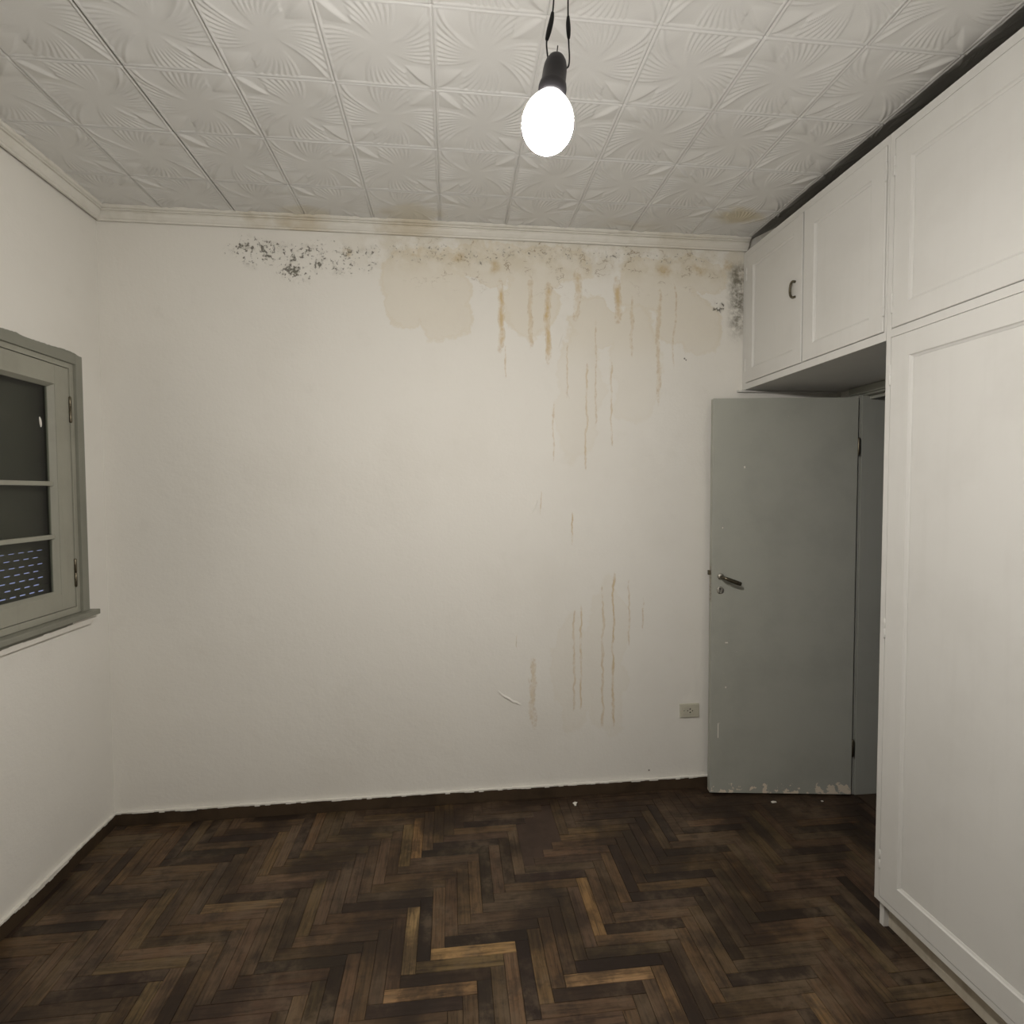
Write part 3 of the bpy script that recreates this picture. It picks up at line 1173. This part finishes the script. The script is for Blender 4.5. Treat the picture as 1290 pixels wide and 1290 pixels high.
def cpart(name, parent, boxes, mat, bev=0.0012):
    b = bmesh.new()
    for d in boxes:
        box(b, *d, bev=bev)
    o = mesh_obj(name, b, mat)
    keep_world(o, parent)
    return o


cpart('face_frame', oc, [(W, W + 0.022, -0.033, -0.0008, ZU, ZT), (W, W + 0.022, YN + 0.001, YN + 0.010, ZU, ZT),
                         (W, W + 0.0218, YN + 0.0095, -0.0325, ZT - 0.029, ZT), (W, W + 0.0218, YN + 0.0095, -0.0325, ZU, ZU + 0.031)], M_CAB)
cpart('bottom_panel', oc, [(W + 0.0225, XR - 0.0008, YN + 0.001, -0.0008, ZU + 0.001, ZU + 0.016)], M_CAB)
cpart('top_panel', oc, [(W + 0.0225, XR - 0.0008, YN + 0.001, -0.0008, ZT - 0.014, ZT - 0.0005)], M_CAB)
cpart('wall_batten', oc, [(W - 0.03, XR - 0.035, -0.022, -0.0008, ZU - 0.010, ZU - 0.0003)], M_CAB)
d1 = panel_door('door', -0.481, -0.036, ZU + 0.033, ZT - 0.031, 0.058, 0.064, 0.062, oc, x=W - 0.004, hinge=-0.0355, hz=(2.20, 2.66))
d2 = panel_door('door', YN + 0.012, -0.4900, ZU + 0.033, ZT - 0.031, 0.066, 0.064, 0.080, oc, x=W - 0.004, hinge=YN + 0.0115, hz=(2.20, 2.66))
# hook-shaped catch on the first door
bm = bmesh.new()
pth = smooth_path([(W - 0.004, -0.438, 2.472), (W - 0.016, -0.434, 2.474), (W - 0.018, -0.424, 2.462), (W - 0.018, -0.420, 2.440),
                   (W - 0.018, -0.424, 2.418), (W - 0.016, -0.434, 2.406), (W - 0.004, -0.438, 2.408)], 5)
tube(bm, pth, 0.0052, 10)
tag(mesh_obj('pull_handle', bm, M_DARKMETAL, d1, True), 'small tarnished metal pull')

# ---- wardrobe
wr = tag(empty('wardrobe', (W + 0.25, (YB + YN) / 2, 0)), 'tall white built-in wardrobe with panelled doors beside the doorway', 'wardrobe')
cpart('face_frame', wr, [(W, W + 0.022, YN - 0.021, YN - 0.0002, 0.099, ZT), (W, W + 0.022, YB + 0.002, YB + 0.03, 0.099, ZT),
                         (W, W + 0.0218, YB + 0.0295, YN - 0.0205, ZT - 0.029, ZT), (W, W + 0.0218, YB + 0.0295, YN - 0.0205, 2.0855, 2.1135),
                         (W, W + 0.0218, YB + 0.0295, YN - 0.0205, 0.099, 0.1195)], M_CAB)
cpart('side_panel', wr, [(W + 0.0225, XR - 0.0008, YN - 0.020, YN - 0.0004, 0.0005, ZT - 0.0005)], M_CAB)
cpart('top_panel', wr, [(W + 0.0225, XR - 0.0008, YB + 0.002, YN - 0.0205, ZT - 0.014, ZT - 0.0005)], M_CAB)
cpart('plinth', wr, [(W + 0.042, W + 0.062, YB + 0.002, YN - 0.0003, 0.0005, 0.0985)], M_PLINTH)
cpart('bottom_panel', wr, [(W + 0.0225, XR - 0.0008, YB + 0.002, YN - 0.0205, 0.0995, 0.1145)], M_CAB)
y_hi, y_lo = YN - 0.0228, YB + 0.032
nd = 4
wd = (y_hi - y_lo) / nd
for k in range(nd):
    yb = y_hi - k * wd - 0.0012
    ya = y_hi - (k + 1) * wd + 0.0012
    hy = yb if k % 2 == 0 else ya
    panel_door('door', ya, yb, 0.1212, 2.0838, 0.076, 0.078, 0.076, wr, hinge=hy, hz=(0.255, 1.08, 1.955), x=W - 0.003)
    panel_door('loft_door', ya, yb, 2.1152, ZT - 0.031, 0.066, 0.070, 0.092, wr, hinge=hy, hz=(2.20, 2.66), x=W - 0.003)

# ================================================================= POWER OUTLET
ou = tag(empty('power_outlet', (2.815, -0.0005, 0.414)), 'cream plastic power socket low on the damp wall beside the door', 'outlet')
bm = bmesh.new()
box(bm, -0.0525, 0.0525, -0.009, 0.0, -0.036, 0.036, bev=.004)
plate = mesh_obj('plate', bm, M_OUTLET, ou)
bm = bmesh.new()
box(bm, -0.036, 0.036, -0.0115, -0.0085, -0.020, 0.020, bev=.0007)
ins = mesh_obj('insert', bm, M_OUTLET, ou)
for dx, dz, rr in ((0.002, 0.0085, 0.0042), (0.002, -0.0085, 0.0042), (-0.0115, 0.000, 0.0036), (0.0145, -0.001, 0.0036), (-0.031, 0.0, .0032)):
    for target in (ins, plate):
        bm = bmesh.new()
        lathe(bm, [(rr, 0.0015), (rr, 0.0160)], 14, Matrix.Translation((dx, 0, dz)) @ RX)
        carve(target, bm)
        bm.free()
    bm = bmesh.new()
    # black plug in each recess, its colour standing in for the hole's shade
    lathe(bm, [(rr * 0.98, 0.0016), (rr * 0.98, 0.0085)], 14, Matrix.Translation((dx, 0, dz)) @ RX)
    mesh_obj('hole_shade_plug', bm, M_BLACK, plate)

# ================================================================= HANGING BULB
TILT = Matrix.Rotation(math.radians(8.0), 4, 'Y') @ Matrix.Rotation(math.radians(0), 4, 'X')
lamp = tag(empty('hanging_bulb', BULB_POS), 'bare glowing light bulb hanging from two black wires', 'light bulb')
E_DOME = glow('lit_bulb_dome', BULB_POWER)
E_NECK = glow('lit_bulb_neck', 6.0)
R = 0.0440
ZC = math.radians(14)      # the bright dome reaches this far above the bulb's equator
bm = bmesh.new()
prof = []
for k in range(0, 25):
    a = -math.pi / 2 + (ZC + math.pi / 2) * k / 24
    prof.append((max(R * math.cos(a), 0.0006), R * 1.06 * math.sin(a)))
lathe(bm, prof, 40, TILT)
bulb = tag(mesh_obj('bulb', bm, E_DOME, lamp, True), 'glowing white bulb')
bm = bmesh.new()
zt, rt = prof[-1][1], prof[-1][0]
NK = 0.040
np_ = [(rt - 0.0003, zt - .0004)]
for k in range(1, 13):
    t = k / 12
    np_.append((rt + (0.0165 - rt) * (t ** 1.5) + 0.0015 * math.sin(math.pi * t), zt + NK * t))
lathe(bm, np_, 40, TILT)
mesh_obj('bulb_neck', bm, E_NECK, bulb, True)
zs = zt + NK
bm = bmesh.new()
KS = 1.17
lathe(bm, [(0.0150 * KS, zs - 0.003), (0.0205 * KS, zs - 0.003), (0.0208 * KS, zs + 0.010), (0.0197 * KS, zs + 0.016), (0.0180 * KS, zs + 0.019), (0.0175 * KS, zs + 0.038),
           (0.0168 * KS, zs + 0.047), (0.0148 * KS, zs + 0.055), (0.0110 * KS, zs + 0.062), (0.0055 * KS, zs + 0.0665), (0.0015, zs + 0.0678)], 32, TILT)
sock = tag(mesh_obj('lamp_holder', bm, M_SOCKET, lamp, True), 'dark bakelite lamp holder with domed top')
top = TILT @ Vector((0, 0, zs + 0.0678))
bm = bmesh.new()
tube(bm, [top - Vector((0, 0, .004)), top + Vector((0.000, 0, .006)), top + Vector((0.001, 0, .014))], 0.0010, 8)
mesh_obj('wire_stub', bm, M_BLACK, sock)
HCL = HC - 0.006 - BULB_POS.z         # ceiling in lamp coordinates
HS = top.z


def wire(pts, rad, joint, jr):
    b = bmesh.new()
    tube(b, smooth_path(pts, 8), rad, 8)
    w_ = tag(mesh_obj('wire', b, M_BLACK, lamp, True), 'thin black wire')
    b = bmesh.new()
    jp = smooth_path(joint, 5)
    nj = len(jp)
    tube(b, jp, [jr * (0.6 + 0.4 * math.sin(math.pi * min(1, max(0, k / (nj - 1))) ** 0.8)) for k in range(nj)], 10)
    tag(mesh_obj('tape_joint', b, M_BLACK, w_, True), 'black insulating tape joint')


lx, rx = top.x - 0.016, top.x + 0.016
wire([(lx + 0.003, 0, HS - 0.018), (lx - 0.001, -0.001, HS - 0.004), (lx - 0.002, 0, HS + 0.022), (lx + 0.006, 0, HS + 0.055), (lx + 0.010, 0, HS + 0.090),
      (lx + 0.012, 0, HS + 0.16), (lx + 0.014, 0, HS + 0.30), (0.006, 0, HCL)], 0.0014,
     [(lx - 0.002, 0, HS + 0.022), (lx + 0.002, 0, HS + 0.038), (lx + 0.006, 0, HS + 0.055), (lx + 0.008, 0, HS + 0.068)], 0.0046)
wire([(rx - 0.006, 0, HS - 0.022), (rx + 0.002, -0.002, HS - 0.022), (rx + 0.005, -0.001, HS - 0.008), (rx + 0.004, 0, HS + 0.022), (rx + 0.003, 0, HS + 0.055),
      (rx + 0.002, 0, HS + 0.16), (rx - 0.004, 0, HS + 0.30), (0.022, 0, HCL)], 0.0014,
     [(rx + 0.0042, 0, HS + 0.028), (rx + 0.0036, 0, HS + 0.042), (rx + 0.003, 0, HS + 0.055), (rx + 0.003, 0, HS + 0.064)], 0.0040)

# ================================================================= LOOSE PAINT
def flake(name, x, y, z, pts, mat, parent=None, thick=0.0012):
    """thin curled flake: pts rows of (x, y, z) offsets, given as a grid of rows"""
    b = bmesh.new()
    rows = []
    for row in pts:
        rows.append([(b.verts.new((x + p[0], y + p[1], z + p[2])), b.verts.new((x + p[0], y + p[1] - thick, z + p[2] + thick * .4))) for p in row])
    nr, nc = len(rows), len(rows[0])
    for s in (0, 1):
        for i in range(nr - 1):
            for j in range(nc - 1):
                b.faces.new((rows[i][j][s], rows[i][j + 1][s], rows[i + 1][j + 1][s], rows[i + 1][j][s]))
    bd = [(0, j) for j in range(nc)] + [(i, nc - 1) for i in range(1, nr)] + [(nr - 1, j) for j in range(nc - 2, -1, -1)] + [(i, 0) for i in range(nr - 2, 0, -1)]
    for k in range(len(bd)):
        a, c = bd[k], bd[(k + 1) % len(bd)]
        b.faces.new((rows[a[0]][a[1]][0], rows[c[0]][c[1]][0], rows[c[0]][c[1]][1], rows[a[0]][a[1]][1]))
    return mesh_obj(name, b, mat, parent, False)


# lifted flakes on the damp wall (they cast the small dark creases)
def wall_flake(pts, lift, wid):
    k_ = len(pts) - 1
    row0 = [(px, -0.0008 - lift * math.sin(math.pi * (k + .3) / (k_ + .6)), pz) for k, (px, pz) in enumerate(pts)]
    row1 = [(px + wid * .1, -0.0006 - lift * .6 * math.sin(math.pi * (k + .3) / (k_ + .6)), pz + wid * 0.45) for k, (px, pz) in enumerate(pts)]
    row2 = [(px + wid * .15, -0.0004, pz + wid) for px, pz in pts]
    return flake('paint_flake', 0, 0, 0, [row0, row1, row2], M_WALL_BACK, wall_back)


wall_flake([(1.812, 0.556), (1.838, 0.531), (1.868, 0.515), (1.885, 0.500), (1.905, 0.495), (1.925, 0.480)], 0.007, 0.009)
wall_flake([(1.985, 1.452), (2.000, 1.475), (2.012, 1.51), (2.016, 1.555)], 0.004, 0.018)
wall_flake([(2.12, 2.27), (2.13, 2.305), (2.142, 2.335)], 0.004, 0.014)
wall_flake([(2.155, 2.07), (2.162, 2.045), (2.176, 2.020)], 0.004, 0.012)
wall_flake([(1.90, 0.782), (1.906, 0.81), (1.905, 0.84)], 0.003, 0.008)

c1 = flake('paint_chip', 3.180, -0.185, 0.0012, [[(-.013, -.006, 0), (0, -.008, 0.002), (.013, -.003, 0)], [(-.014, .004, 0.001), (0, .003, 0.004), (.014, .007, .001)],
                                                 [(-.010, .010, 0), (0, .010, .002), (.010, .011, 0)]], M_CHIP)
tag(c1, 'white paint chip lying on the parquet in front of the open door', 'paint chip')
c2 = flake('paint_chip', 2.186, -0.083, 0.0012, [[(-.004, -.018, 0), (0, -.019, .003), (.004, -.017, 0)], [(-.006, -.005, 0.001), (0, -.005, .005), (.006, -.004, .002)],
                                                 [(-.010, .008, .001), (.000, .009, .005), (.014, .007, .003)], [(-.006, .013, 0), (.004, .015, .003), (.018, .011, .001)]], M_CHIP)
tag(c2, 'curled cream paint chip by the skirting board under the damp wall', 'paint chip')
c3 = flake('paint_chip', 3.425, -0.205, 0.0012, [[(-.006, -.004, 0), (.006, -.003, 0)], [(-.005, .004, .002), (.006, .005, .001)]], M_CHIP)
tag(c3, 'tiny paint crumb on the parquet under the hinge side of the door', 'paint chip')
